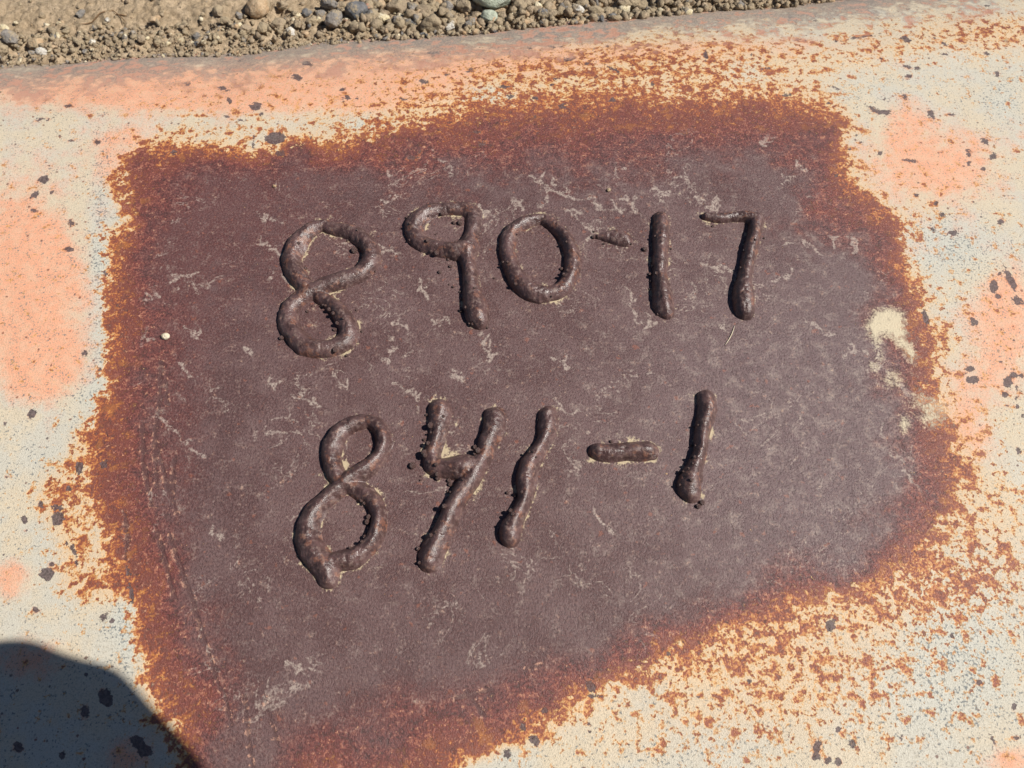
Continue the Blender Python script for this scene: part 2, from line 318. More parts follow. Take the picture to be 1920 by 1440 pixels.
def axis(segs):
    return np.unique(np.concatenate([np.linspace(a, b, max(2, int(round((b - a) / s)) + 1)) for a, b, s in segs]).round(6))
gx = axis([(XL - 0.075, -0.345, .004), (-0.345, 0.345, .00078), (0.345, XR + 0.075, .004)])
gy = axis([(YN - 0.075, -0.215, .004), (-0.215, 0.34, .00078), (0.34, 0.46, .004)])
X, Y = np.meshgrid(gx, gy)
Z = plate_z(X, Y)
PX, PY = project(X, Y, Z)
ny, nx = X.shape

def poly_sdf(poly, px, py):
    """signed distance, positive inside"""
    P = np.array(poly, float)
    best = np.full(px.shape, 1e18); inside = np.zeros(px.shape, bool)
    for (ax, ay), (bx, by) in zip(P, np.roll(P, -1, 0)):
        ex, ey = bx - ax, by - ay
        t = np.clip(((px - ax) * ex + (py - ay) * ey) / (ex * ex + ey * ey), 0, 1)
        best = np.minimum(best, (px - ax - ex * t) ** 2 + (py - ay - ey * t) ** 2)
        if ay != by:
            c = ((ay > py) != (by > py)) & (px < ex * (py - ay) / ey + ax)
            inside ^= c
    d = np.sqrt(best)
    return np.where(inside, d, -d)

wob = 44 * (fbm(X, Y, 60, 5, 21, .6) - 0.5)
d_out = poly_sdf(OUTER, PX, PY) + wob
d_in = poly_sdf(INNER, PX, PY) + 2.2 * wob
rust = np.full(X.shape, -0.76) + 0.10 * (PX > 700)
for cx, cy, rx, ry, a in RUSTY:
    rust += 1.75 * a * np.exp(-((PX - cx) / rx) ** 2 - ((PY - cy) / ry) ** 2)
soft = np.full(X.shape, 36.0)            # how gradually the rust creeps out under the paint
for cx, cy, rx, ry, a in [(1600,1150,330,150,110),(1200,165,400,70,60),(700,235,160,60,25),(1790,700,70,330,30),(1150,1320,200,90,30),(90,940,60,90,25),(300,1360,60,120,20)]:
    soft += a * np.exp(-((PX - cx) / rx) ** 2 - ((PY - cy) / ry) ** 2)
edge = np.clip(d_out / np.where(d_out < 0, soft, 20 + soft * .45), -1, 1)
rust = np.where(edge < 0, rust + (0.05 - rust) * (1 + edge) ** 2.2 * (rust < 0.05), np.maximum(rust, 0.05 + 1.0 * edge))
core = np.where(d_out <= 0, 0, np.where(d_in >= 0, 1.0, d_out / (d_out - np.minimum(d_in, 0) + 1e-6)))
core = np.where(d_in > 0, 1 + np.clip(d_in / 120, 0, 1), core)
pink = np.zeros(X.shape); grey = np.zeros(X.shape)
for cx, cy, rx, ry, a in PINKS: pink += a * np.exp(-((PX - cx) / rx) ** 2 - ((PY - cy) / ry) ** 2)
for cx, cy, rx, ry, a in GREYS: grey += a * np.exp(-((PX - cx) / rx) ** 2 - ((PY - cy) / ry) ** 2)
grime = np.clip(1.12 - (far_edge(X) - Y) / 0.075, 0, 1.6)

def window(px, py, rpx):
    z = 0.0
    for _ in range(4):
        wx, wy = survey(px, py, z); z = float(plate_z(np.array(wx), np.array(wy)))
    m = mpp(px, py, z) * rpx * 3.0 + 0.002
    i0, i1 = np.searchsorted(gy, (wy - m * 1.8, wy + m * 1.8)); j0, j1 = np.searchsorted(gx, (wx - m, wx + m))
    return slice(i0, i1), slice(j0, j1)

chip = np.full(X.shape, -1.0)
for z, items in CHIPS.items():
    for it in items:
        cx, cy = unz(z, it[0], it[1]); rx, ry = it[2] / z[2], it[3] / z[2]
        a = R(it[4]) if len(it) > 4 else 0
        s = window(cx, cy, max(rx, ry))
        dx = PX[s] - cx; dy = PY[s] - cy
        u = (dx * math.cos(a) + dy * math.sin(a)) / rx; v = (-dx * math.sin(a) + dy * math.cos(a)) / ry
        q = np.sqrt(u * u + v * v)
        chip[s] = np.maximum(chip[s], np.clip((1 - q) * min(rx, ry) / 6.0, -1, 1))

def draw_lines(table, width, field):
    for z, lines in table.items():
        for ln in lines:
            pts = np.array([unz(z, *p) for p in ln])
            for a, b in zip(pts[:-1], pts[1:]):
                mid = (a + b) / 2; half = np.linalg.norm(b - a) / 2
                s = window(mid[0], mid[1], half + width * 2)
                e = b - a
                dx = PX[s] - a[0]; dy = PY[s] - a[1]
                t = np.clip((dx * e[0] + dy * e[1]) / (e @ e), 0, 1)
                d = np.hypot(dx - e[0] * t, dy - e[1] * t) + 5 * (vnoise(X[s], Y[s], 260, 3) - 0.5)
                field[s] = np.maximum(field[s], np.exp(-(d / width) ** 2))
_rv = random.Random(5)
def crooked(pts, amp, n=3):
    for _ in range(n):
        out = [pts[0]]
        for a, b in zip(pts[:-1], pts[1:]):
            L = math.hypot(b[0] - a[0], b[1] - a[1])
            out += [((a[0] + b[0]) / 2 + _rv.uniform(-amp, amp) * L, (a[1] + b[1]) / 2 + _rv.uniform(-amp, amp) * L), b]
        pts = out
    return pts
WISPS = {}
for z_, lines_ in VEINS.items():
    for ln in lines_:
        c = crooked(list(ln), .22)
        WISPS.setdefault(z_, []).append(c)
        for _ in range(3):
            p0 = _rv.choice(c); a_ = _rv.uniform(0, 6.28); L_ = _rv.uniform(20, 75)
            WISPS[z_].append(crooked([p0, (p0[0] + math.cos(a_) * L_, p0[1] + math.sin(a_) * L_)], .25, 2))
vein = np.zeros(X.shape); score = np.zeros(X.shape)
draw_lines(WISPS, 3.6, vein)
draw_lines(SCORES, 5.0, score)
splash = np.clip(poly_sdf([unz(ZE, *p) for p in SPLASH], PX, PY) / 26 + 0.55, 0, 1)
for (x, y, rx, ry, a) in [(1250,940,30,46,.8),(1400,880,76,80,.75),(1080,620,40,34,.6),(1110,560,30,60,.5),(1270,520,40,70,.5),(1180,690,66,56,.6),(1330,810,70,50,.6),(1300,640,40,60,.3)]:
    cx, cy = unz(ZE, x, y)
    splash = np.maximum(splash, a * np.exp(-((PX - cx) * 2.4 / rx) ** 2 - ((PY - cy) * 2.4 / ry) ** 2))

# ------------------------------------------------------------------ weld runs (real raised metal)
BEAD_H = 0.0057
beads = []
bead_gap = np.full(X.shape, 1.0)          # metres from the nearest weld toe
for name, label, zz, runs in NUMERALS:
    samples = []
    for run in runs:
        pts = []
        for p in run:
            cx, cy = unz(zz, p[0], p[1])
            wx, wy = survey(cx, cy, 0.0022)
            pts.append((float(wx), float(wy), p[2] / zz[2] * mpp(cx, cy), p[3]))
        s = catmull(pts, 0.0007)
        arc = np.concatenate([[0], np.cumsum(np.linalg.norm(np.diff(s[:, :2], axis=0), axis=1))])
        samples.append(np.column_stack([s, arc]))
    beads.append((name, label, samples))
    allp = np.vstack(samples)
    m = 0.022
    i0, i1 = np.searchsorted(gy, (allp[:, 1].min() - m, allp[:, 1].max() + m))
    j0, j1 = np.searchsorted(gx, (allp[:, 0].min() - m, allp[:, 0].max() + m))
    s = (slice(i0, i1), slice(j0, j1))
    g = bead_gap[s]
    for p in allp[::3]:
        g = np.minimum(g, np.hypot(X[s] - p[0], Y[s] - p[1]) - p[2])
    bead_gap[s] = g
crevice = 0.80 * np.exp(-np.maximum(bead_gap, 0) / 0.0030)
# loose dust gathered in corners of the lettering
for z, x, y, r, a in [(Z3,1070,490,34,1.2),(Z3,1110,520,30,1.0),(Z3,1210,520,36,.8),(Z3,435,590,26,1.2),(Z3,425,520,22,.9),(Z3,640,745,26,.8),(Z3,1300,720,40,.8),(Z4,1080,640,70,.7),(Z4,1230,640,40,.5),(Z4,550,560,40,.7),(Z4,340,1000,40,.7),(Z4,580,260,26,.7),(Z1,1180,130,40,.7),(Z1,1270,250,40,.7),(Z1,1480,180,50,.7),(Z1,400,420,60,.7),(Z1,520,310,50,.6),(Z1,690,1200,40,1.0),(Z1,770,1020,40,.6),(Z1,270,700,24,.8),(Z1,620,770,40,.6),(Z2,1070,470,20,.8),(Z2,1320,250,50,.7),(Z2,420,680,50,.5),(Z2,340,160,30,.5),(Z3,560,1250,50,.6),(Z3,340,1390,30,.8),(Z3,330,740,30,.6),(Z3,910,490,24,.8),(Z4,1600,890,24,.9),(Z4,1680,440,26,.6),(Z4,1090,465,26,.7)]:
    cx, cy = unz(z, x, y); r = r / z[2] * 1.3
    s = window(cx, cy, r * 1.5)
    crevice[s] = np.maximum(crevice[s], 0) + a * np.exp(-((PX[s] - cx) ** 2 + (PY[s] - cy) ** 2) / r ** 2) * np.exp(-np.maximum(bead_gap[s], 0) / 0.004)

# ------------------------------------------------------------------ materials of the steel
def plate_material():
    t = NT('weathered_painted_steel')
    P = t.coords()
    a_rust, a_core, a_pink = t.attr3('m_rust')
    a_chip, a_grime, a_grey = t.attr3('m_wear')
    a_vein, a_splash, a_crev = t.attr3('m_dust')
    a_score, a_greyer, a_redder = t.attr3('m_score')
    def cn(scale, detail, rough, off, k=4.2, dist=0.0):      # noise centred on 0
        return t.mul(t.sub(t.noise(P, scale, detail, rough, dist, off=off), .5), k)
    big = cn(34, 5, .6, (0, 0, 0), 4.4)
    med = cn(125, 5, .60, (2.2, 5.1, 0), 4.4)
    med2 = cn(250, 4, .60, (3.1, 1.7, 0), 4.4)
    fine = cn(760, 3, .60, (1.3, 7.7, 0), 4.4)
    grain = cn(1900, 2, .6, (5, 2, 0), 4.0)
    # ---- paint
    paint = t.mix(t.step(big, -.35, .35), lin(212, 197, 172), lin(203, 197, 182))
    paint = t.mix(t.step(a_rust, -.62, -.05, 0, .7), paint, lin(224, 188, 146))
    paint = t.mix(t.step(a_grey, .15, .9, 0, .8), paint, lin(200, 199, 188))
    pf = t.add(t.add(a_pink, t.mul(big, .27)), t.add(t.mul(med, .16), t.mul(fine, .13)))
    pm = t.step(pf, .22, .80)
    paint = t.mix(pm, paint, t.mix(t.step(t.add(med, t.mul(a_pink, .4)), -.2, .7), lin(230, 178, 146), lin(232, 168, 134)))
    paint = t.mix(t.step(grain, .02, .55, 0, .45), paint, lin(140, 132, 116))
    paint = t.mix(t.step(fine, .22, .6, 0, .32), paint, lin(168, 152, 128))
    # blue grey primer flecks where the top coat is thin
    gf = t.add(t.add(t.mul(fine, 1.0), t.mul(med, .55)), t.mul(a_grey, .38))
    paint = t.mix(t.mul(t.step(gf, .50, .72), .8), paint, lin(104, 112, 116))
    # pin specks
    def specks(scale, r0, r1, thr, off):
        v = t.voro(t.n('ShaderNodeVectorMath', {0: P, 1: off}, operation='ADD').outputs[0], scale)
        sp = t.n('ShaderNodeSeparateColor', {0: v.outputs['Color']})
        d = t.add(v.outputs['Distance'], t.mul(fine, .10))
        return t.mul(t.step(d, r0, r1, 1, 0), t.step(sp.outputs[0], thr, thr + .02)), sp.outputs[1]
    s1, r1 = specks(210, .13, .19, .78, (0, 0, 0))
    paint = t.mix(t.mul(s1, .8), paint, t.mix(r1, lin(128, 66, 42), lin(74, 62, 62)))
    s2, r2 = specks(70, .10, .15, .80, (.4, .3, 0))
    s2 = t.mul(s2, t.step(a_rust, .3, .0))
    # ---- rust
    f = t.add(t.add(med, t.mul(med2, .35)), t.add(t.mul(fine, .20), a_rust))
    f2 = t.add(t.add(med2, t.mul(fine, .38)), t.sub(t.mul(a_rust, 1.05), .10))
    f = t.mx(f, f2)
    halo = t.step(f, -.24, .02)
    rmask = t.step(f, -.12, .22)
    col = t.mix(t.mul(halo, .62), paint, lin(228, 174, 96))
    of = t.add(t.mul(f, .55), t.add(t.mul(fine, .38), t.mul(med2, .25)))
    orange = t.ramp(of, [(0.0, lin(200, 136, 80)), (.14, lin(174, 102, 62)), (.32, lin(146, 82, 60)), (.65, lin(120, 70, 58)), (1.0, lin(100, 61, 54))])
    redf = t.add(t.mul(fine, .7), t.add(t.mul(med2, .5), t.mul(med, .35)))
    red = t.ramp(t.add(redf, .5), [(0.0, lin(78, 50, 47)), (.3, lin(100, 57, 54)), (.6, lin(118, 65, 60)), (.85, lin(138, 78, 66)), (1.0, lin(162, 102, 82))])
    cp = t.add(a_core, t.add(t.mul(big, .32), t.add(t.mul(med, .22), t.mul(fine, .16))))
    rcol = t.mix(t.step(cp, .02, .66), orange, red)
    bare = t.mix(t.step(big, -.4, .4), lin(94, 66, 64), lin(108, 82, 80))
    bare = t.mix(t.mul(t.step(a_greyer, .1, .9), .6), bare, lin(120, 100, 101))
    bare = t.mix(t.mul(t.step(t.add(a_redder, t.mul(med, .5)), .3, 1.1), .6), bare, lin(106, 60, 56))
    bare = t.mix(t.step(t.add(med2, t.mul(fine, .5)), .25, 1.1, 0, .4), bare, lin(130, 84, 70))
    bare = t.mix(t.step(t.add(fine, t.mul(grain, .6)), 0, .8, 0, .5), bare, lin(124, 100, 100))
    bare = t.mix(t.step(fine, -.05, -.6, 0, .5), bare, lin(74, 54, 54))
    bare = t.mix(t.step(grain, .0, .5, 0, .5), bare, lin(60, 44, 44))
    rcol = t.mix(t.step(cp, .42, 1.48), rcol, bare)
    # pale paint flecks and dark pits surviving in the rust band
    band = t.mul(t.step(a_core, .0, .25), t.step(cp, 1.2, .9))
    fl = t.mul(band, t.step(t.add(cn(540, 3, .7, (9, 4, 0)), t.mul(med2, .4)), .55, .85))
    rcol = t.mix(t.mul(fl, .6), rcol, lin(222, 166, 128))
    dk = t.mul(band, t.step(t.add(cn(300, 4, .7, (2, 8, 0)), t.mul(fine, .3)), .38, .7))
    rcol = t.mix(t.mul(dk, .7), rcol, lin(76, 54, 50))
    am = t.mul(t.mul(band, t.step(a_core, .75, .3)), t.step(cn(110, 4, .6, (7, 3, 0)), .28, .5))
    rcol = t.mix(t.mul(am, .35), rcol, lin(182, 118, 56))
    ospot = t.mul(t.step(t.add(cn(190, 2, .5, (4, 4, 0)), t.mul(fine, .2)), .72, .95), t.step(a_core, .95, 1.1))
    rcol = t.mix(t.mul(ospot, .32), rcol, lin(164, 94, 64))
    fl2 = t.mul(t.step(a_score, .02, .25), t.step(t.add(cn(380, 3, .6, (3, 9, 0)), t.mul(med2, .3)), .22, .5))
    rcol = t.mix(t.mul(fl2, .65), rcol, lin(206, 156, 130))
    sc = t.step(t.add(a_score, t.mul(fine, .5)), .35, .75)
    rcol = t.mix(t.mul(sc, .75), rcol, lin(88, 60, 58))
    col = t.mix(rmask, col, rcol)
    # ---- chips down to the dark mill scale
    cf = t.add(a_chip, t.add(t.mul(med2, .62), t.mul(fine, .35)))
    rim = t.mul(t.step(cf, -.6, .05), t.step(med, -.1, .4))
    col = t.mix(t.mul(rim, .5), col, lin(200, 122, 74))
    cm = t.mx(t.step(cf, 0.0, .16), t.mul(s2, t.step(r2, .3, .35)))
    chipcol = t.mix(t.step(fine, -.3, .3), lin(72, 58, 60), lin(106, 90, 90))
    chipcol = t.mix(t.step(a_core, .02, .4, 0, .45), chipcol, lin(106, 64, 52))
    col = t.mix(t.mul(cm, .93), col, chipcol)
    # ---- soil rubbed along the far edge
    gr = t.step(t.add(a_grime, t.add(t.mul(med, .45), t.mul(big, .40))), .16, .66)
    soilc = t.mix(t.step(t.add(fine, t.mul(med, .5)), -.35, .35), lin(124, 112, 106), lin(172, 152, 136))
    soilc = t.mix(t.step(t.add(med, t.mul(big, .6)), 0.1, .5, 0, .6), soilc, lin(208, 146, 122))
    gr = t.mul(gr, t.step(a_grime, .01, .22))
    col = t.mix(t.mul(gr, .85), col, soilc)
    # ---- pale dust: wisps, haze, deposits
    ridg = t.math('ABSOLUTE', cn(44, 3, .6, (7, 1, 0), 2.0, .8))
    auto = t.mul(t.step(ridg, .09, .0), t.step(cn(22, 2, .5, (1, 6, 0)), .0, .4))
    ridf = t.step(t.math('ABSOLUTE', cn(230, 4, .7, (8, 8, 0), 2.0, .5)), .22, .0)
    vf = t.add(t.mul(t.mx(a_vein, t.mul(auto, .8)), t.add(.62, t.mul(ridf, .5))), t.add(t.mul(fine, .26), t.mul(med2, .14)))
    vm = t.mul(t.step(vf, .40, 1.25), t.mul(t.step(a_core, .45, .9), .58))
    haze = t.mul(t.step(t.add(t.add(t.add(t.mul(med, .7), t.mul(med2, .4)), t.add(t.mul(fine, .35), t.mul(grain, .3))), t.mul(a_greyer, .35)), .05, 1.5), t.mul(t.step(a_core, .7, 1.1), .33))
    col = t.mix(t.mx(vm, haze), col, lin(206, 190, 176))
    cv = t.step(t.add(a_crev, t.add(t.mul(med, .75), t.mul(fine, .4))), .78, 1.3)
    col = t.mix(t.mul(cv, .8), col, lin(204, 186, 152))
    sp = t.step(t.add(a_splash, t.add(t.mul(fine, .25), t.mul(med2, .3))), .22, .95)
    col = t.mix(t.mul(sp, .9), col, lin(218, 204, 174))
    # ---- relief and gloss
    dusty = t.mx(t.mx(vm, t.mul(cv, .8)), sp)
    rough = t.add(t.mul(rmask, -.15), t.step(fine, -.4, .4, .56, .70))
    rough = t.math('MINIMUM', t.add(rough, t.mul(dusty, .3)), 1.0)
    h = t.add(t.mul(grain, .26), t.mul(fine, t.add(.10, t.mul(rmask, .16))))
    h = t.sub(h, t.mul(cm, .5)); h = t.sub(h, t.mul(rmask, .5)); h = t.sub(h, t.mul(sc, .5))
    h = t.add(h, t.mul(sp, .6)); h = t.add(h, t.mul(dk, -.4))
    return t.finish(col, rough, h, .00034, .5)

def weld_material():
    t = NT('rusted_weld_metal')
    P = t.coords()
    n1 = t.noise(P, 120, 5, .6); n2 = t.noise(P, 420, 4, .6, off=(2, 2, 2)); n3 = t.noise(P, 1500, 3, .6)
    c = t.mix(t.step(n1, .40, .60), lin(74, 53, 50), lin(100, 75, 72))
    c = t.mix(t.step(n2, .45, .62, 0, .5), c, lin(112, 86, 82))
    c = t.mix(t.step(t.add(t.noise(P, 150, 4, .6, off=(5, 1, 3)), t.mul(t.sub(n2, .5), .5)), .56, .64, 0, .55), c, lin(136, 88, 66))
    c = t.mix(t.step(n3, .52, .62, 0, .5), c, lin(52, 40, 40))
    c = t.mix(t.step(t.add(n2, t.mul(t.sub(n3, .5), .5)), .56, .66, 0, .2), c, lin(166, 146, 130))
    h = t.add(t.mul(n3, .7), t.add(t.mul(n2, 1.3), t.mul(n1, 1.2)))
    return t.finish(c, t.step(n2, .4, .6, .28, .47), h, .00034, .7)
M_PLATE = plate_material()
M_WELD = weld_material()

# ------------------------------------------------------------------ build the steel
root = bpy.data.objects.new('steel_casting', None)
COL.objects.link(root)
root.location = (0, 0, 0)
root.empty_display_size = 0.05
tag(root, 'heavy painted steel casting with a rusted bare patch and weld bead numbers', 'steel casting')

verts = np.column_stack([X.ravel(), Y.ravel(), Z.ravel()])
keep = (Z > -0.052)
F = grid_faces(ny, nx)
kf = keep.ravel()[F].any(1)
F = F[kf]
used = np.zeros(len(verts), bool); used[F.ravel()] = True
remap = np.cumsum(used) - 1
body = link_mesh('plate_body', verts[used], remap[F].astype(np.int32), M_PLATE, root)
def put_attr(name, a, b, c):
    at = body.data.attributes.new(name, 'FLOAT_VECTOR', 'POINT')
    v = np.column_stack([a.ravel()[used], b.ravel()[used], c.ravel()[used]]).astype(np.float32)
    at.data.foreach_set('vector', v.ravel())
put_attr('m_rust', rust, core, pink)
put_attr('m_wear', chip, grime, grey)
put_attr('m_dust', vein, splash, crevice)
greyer = np.exp(-((PX - 1560) / 420) ** 2 - ((PY - 800) / 380) ** 2)
redder = .9 * np.exp(-((PX - 330) / 70) ** 2 - ((PY - 800) / 420) ** 2) + .9 * np.exp(-((PX - 850) / 480) ** 2 - ((PY - 1320 + .14 * (PX - 850)) / 80) ** 2) + np.exp(-((PX - 420) / 330) ** 2 - ((PY - 330) / 330) ** 2) + .7 * np.exp(-((PX - 1300) / 350) ** 2 - ((PY - 230) / 80) ** 2)
put_attr('m_score', score, greyer, redder)

bead_objs = []
GS = 0.00042
for bi, (name, label, samples) in enumerate(beads):
    allp = np.vstack(samples)
    m = allp[:, 2].max() + 0.004
    bx = np.arange(allp[:, 0].min() - m, allp[:, 0].max() + m, GS)
    by = np.arange(allp[:, 1].min() - m, allp[:, 1].max() + m, GS)
    BX, BY = np.meshgrid(bx, by)
    jit = 1.0 + 0.42 * (fbm(BX, BY, 120, 4, 31 + bi, .6) - 0.5)
    wash = 0.24 + 1.1 * (fbm(BX, BY, 45, 2, 77 + bi) - 0.5)
    H = np.full(BX.shape, -1.0)
    for run in samples:
        hr = np.full(BX.shape, -1.0); arc = np.zeros(BX.shape); qq = np.ones(BX.shape)
        for p in run:
            j0, j1 = np.searchsorted(bx, (p[0] - p[2] - .003, p[0] + p[2] + .003))
            i0, i1 = np.searchsorted(by, (p[1] - p[2] - .003, p[1] + p[2] + .003))
            s = (slice(i0, i1), slice(j0, j1))
            q = np.hypot(BX[s] - p[0], BY[s] - p[1]) / p[2] * jit[s]
            hb = BEAD_H * p[3] * (0.55 + 0.45 * p[2] / 0.006)
            steep = np.where(q < 1, (np.sqrt(np.maximum(1 - 0.93 * q * q, 0.07)) - 0.2646) / 0.7354, -(q - 1) * 2.2)
            qs = q * 0.86
            soft = np.where(qs < 1, 0.5 + 0.5 * np.cos(math.pi * np.minimum(qs, 1)) - 0.012, -(qs - 1) * .8 - 0.012)
            wt = np.clip(wash[s] + 0.30 * (BX[s] - p[0]) / p[2] + 0.12 * (BY[s] - p[1]) / p[2], 0, 1)
            h = (steep * (1 - wt) + soft * wt) * hb
            better = h > hr[s]
            hr[s] = np.where(better, h, hr[s]); arc[s] = np.where(better, p[4], arc[s]); qq[s] = np.where(better, q, qq[s])
        # solidified ripples, crescent shaped along the run
        rip = np.sin((arc + 0.0045 * qq ** 2) / 0.00125 * 2 * math.pi + 3 * vnoise(BX, BY, 200, 9))
        hr = hr + np.where(hr > 0, 0.00008 * rip * vnoise(BX, BY, 90, 12 + bi), 0)
        H = np.maximum(H, hr)
    lump = 0.0013 * (fbm(BX, BY, 150, 4, 50 + bi, .6) - 0.5) - 0.0006 * np.clip(fbm(BX, BY, 320, 2, 90 + bi) - 0.66, 0, 1) * 5
    H = H + np.where(H > 0, lump * np.clip(H / 0.0012, 0, 1), 0)
    # soften the grid a little
    for _ in range(1):
        H[1:-1, 1:-1] = (4 * H[1:-1, 1:-1] + H[:-2, 1:-1] + H[2:, 1:-1] + H[1:-1, :-2] + H[1:-1, 2:]) / 8
    ok = H > -0.0022
    f = grid_faces(*BX.shape)
    f = f[ok.ravel()[f].all(1)]
    vv = np.column_stack([BX.ravel(), BY.ravel(), (plate_z(BX, BY) + H).ravel()])
    us = np.zeros(len(vv), bool); us[f.ravel()] = True
    rm = np.cumsum(us) - 1
    o = link_mesh(name, vv[us], rm[f].astype(np.int32), M_WELD, root)
    o['label'] = label
    bead_objs.append((o, BX, BY, plate_z(BX, BY) + H, bx, by))

# spatter: little frozen balls of weld metal
def ball_mesh(seed):
    bm = bmesh.new()
    bmesh.ops.create_icosphere(bm, subdivisions=2, radius=1.0)
    rng = random.Random(seed)
    ax = [Vector((rng.uniform(-1, 1), rng.uniform(-1, 1), rng.uniform(-1, 1))).normalized() for _ in range(4)]
    am = [rng.uniform(-.16, .16) for _ in range(4)]
    for v in bm.verts:
        v.co *= 1 + sum(a * max(0, v.co.normalized().dot(d)) ** 2 for a, d in zip(am, ax))
    me = bpy.data.meshes.new('spatter_ball'); bm.to_mesh(me); bm.free()
    me.polygons.foreach_set('use_smooth', np.ones(len(me.polygons), bool))
    me.materials.append(M_WELD)
    return me
BALLS = [ball_mesh(i) for i in range(5)]
rng = random.Random(4)
for z, items in SPATTER.items():
    for x, y, r in items:
        cx, cy = unz(z, x, y)
        rad = r / z[2] * mpp(cx, cy) * 0.85
        wx, wy = survey(cx, cy, rad)
        top = float(plate_z(np.array(float(wx)), np.array(float(wy)))); par = root
        for o, BX, BY, BZ, bx, by in bead_objs:
            j = int(round((float(wx) - bx[0]) / GS)); i = int(round((float(wy) - by[0]) / GS))
            if 0 <= i < len(by) and 0 <= j < len(bx) and BZ[i, j] > top:
                hz = BZ[i, j]; px2, py2 = survey(cx, cy, hz)      # ball sits on the run: move to where that level is seen
                j = int(round((float(px2) - bx[0]) / GS)); i = int(round((float(py2) - by[0]) / GS))
                if 0 <= i < len(by) and 0 <= j < len(bx):
                    hz = max(BZ[i, j], top)
                wx, wy = px2, py2; top = hz; par = o
                break
        b = bpy.data.objects.new('spatter_ball', rng.choice(BALLS))
        COL.objects.link(b); b.parent = par
        b.location = (float(wx), float(wy), top + rad * 0.45)
        b.scale = (rad, rad, rad * rng.uniform(.85, 1.05))
        b.rotation_euler = (rng.uniform(-.3, .3), rng.uniform(-.3, .3), rng.uniform(0, 6.28))

# ================================================================== THE SOIL
def soil_material():
    t = NT('dry_soil')
    P = t.coords()
    n1 = t.noise(P, 40, 5, .6); n2 = t.noise(P, 260, 6, .65, off=(1, 2, 3)); n3 = t.noise(P, 1100, 4, .65)
    c = t.mix(t.step(n1, .35, .65), lin(182, 160, 132), lin(196, 174, 146))
    c = t.mix(t.step(n2, .40, .66, 0, .7), c, lin(146, 128, 104))
    c = t.mix(t.step(n3, .56, .7, 0, .6), c, lin(206, 188, 156))
    c = t.mix(t.step(n3, .46, .34, 0, .5), c, lin(112, 92, 70))
    h = t.add(t.mul(n2, 1.0), t.mul(n3, .6))
    return t.finish(c, .95, h, .0022, .15)
def rock_material(name, c1, c2, crust=0.35):
    t = NT(name)
    P = t.n('ShaderNodeNewGeometry').outputs['Position']
    n1 = t.noise(P, 160, 5, .6); n2 = t.noise(P, 700, 5, .65, off=(3, 3, 1)); n3 = t.noise(P, 90, 4, .6, off=(6, 1, 1))
    c = t.mix(t.step(n1, .35, .65), lin(*c1), lin(*c2))
    c = t.mix(t.step(n2, .55, .7, 0, .4), c, lin(*[max(0, v - 45) for v in c1]))
    c = t.mix(t.mul(t.step(t.add(n3, t.mul(t.sub(n2, .5), .6)), .62 - crust * .45, .70 - crust * .45), .85), c, lin(172, 155, 128))
    return t.finish(c, .85, t.add(n2, t.mul(n1, .8)), .0018, .25)
M_SOIL = soil_material()
ROCK = {'grey': rock_material('grey_stone', (132, 128, 124), (158, 150, 142), .25),
        'dark': rock_material('dark_stone', (96, 98, 102), (128, 126, 126), .25),
        'tan': rock_material('tan_stone', (186, 156, 122), (204, 178, 146), .3),
        'cream': rock_material('cream_stone', (222, 206, 168), (232, 220, 194), .12),
        'white': rock_material('white_stone', (212, 206, 196), (226, 220, 208), .2),
        'green': rock_material('green_stone', (170, 178, 158), (192, 198, 180), .12),
        'red': rock_material('reddish_stone', (170, 124, 104), (188, 148, 126), .35),
        'clod': rock_material('soil_clod', (146, 130, 109), (180, 160, 135), .4)}

# the sheet of ground: fine in front of the lens, coarse further off
sx = axis([(-2.5, -0.60, .05), (-0.60, 0.50, .0014), (0.50, 2.5, .05)])
sy = axis([(-2.5, 0.10, .05), (0.10, 0.58, .0014), (0.58, 2.5, .05)])
SX, SY = np.meshgrid(sx, sy)
def soil_z(x, y):
    d = y - far_edge(x)
    packed = np.clip((d - 0.035) / 0.06, 0, 1) * np.clip((-0.08 - x) / 0.12, 0, 1)      # trodden smooth patch
    loose = 1 - 0.9 * packed
    z = GZ + 0.010 * (fbm(x, y, 11, 3, 61) - 0.5)
    z = z + loose * (0.0110 * (fbm(x, y, 75, 4, 63, .6) - 0.5) + 0.0070 * (fbm(x, y, 230, 3, 64) - 0.5))
    z = z + 0.0012 * (fbm(x, y, 420, 2, 66) - 0.5)
    z = z + 0.0035 * np.exp(-(d / 0.02) ** 2) * (0.4 + 1.2 * fbm(x, y, 60, 3, 71))
    return z
SZ = soil_z(SX, SY)
under = (SY < far_edge(SX) - 0.012) & (SX > XL - 0.03) & (SX < XR + 0.03) & (SY > YN - 0.03)
SZ = np.where(under, np.minimum(SZ, -0.062), SZ)
soil = link_mesh('ground', np.column_stack([SX.ravel(), SY.ravel(), SZ.ravel()]), grid_faces(*SX.shape).astype(np.int32), M_SOIL)
soil['kind'] = 'structure'
soil['label'] = 'dry brown gravelly soil along the far edge of the steel'

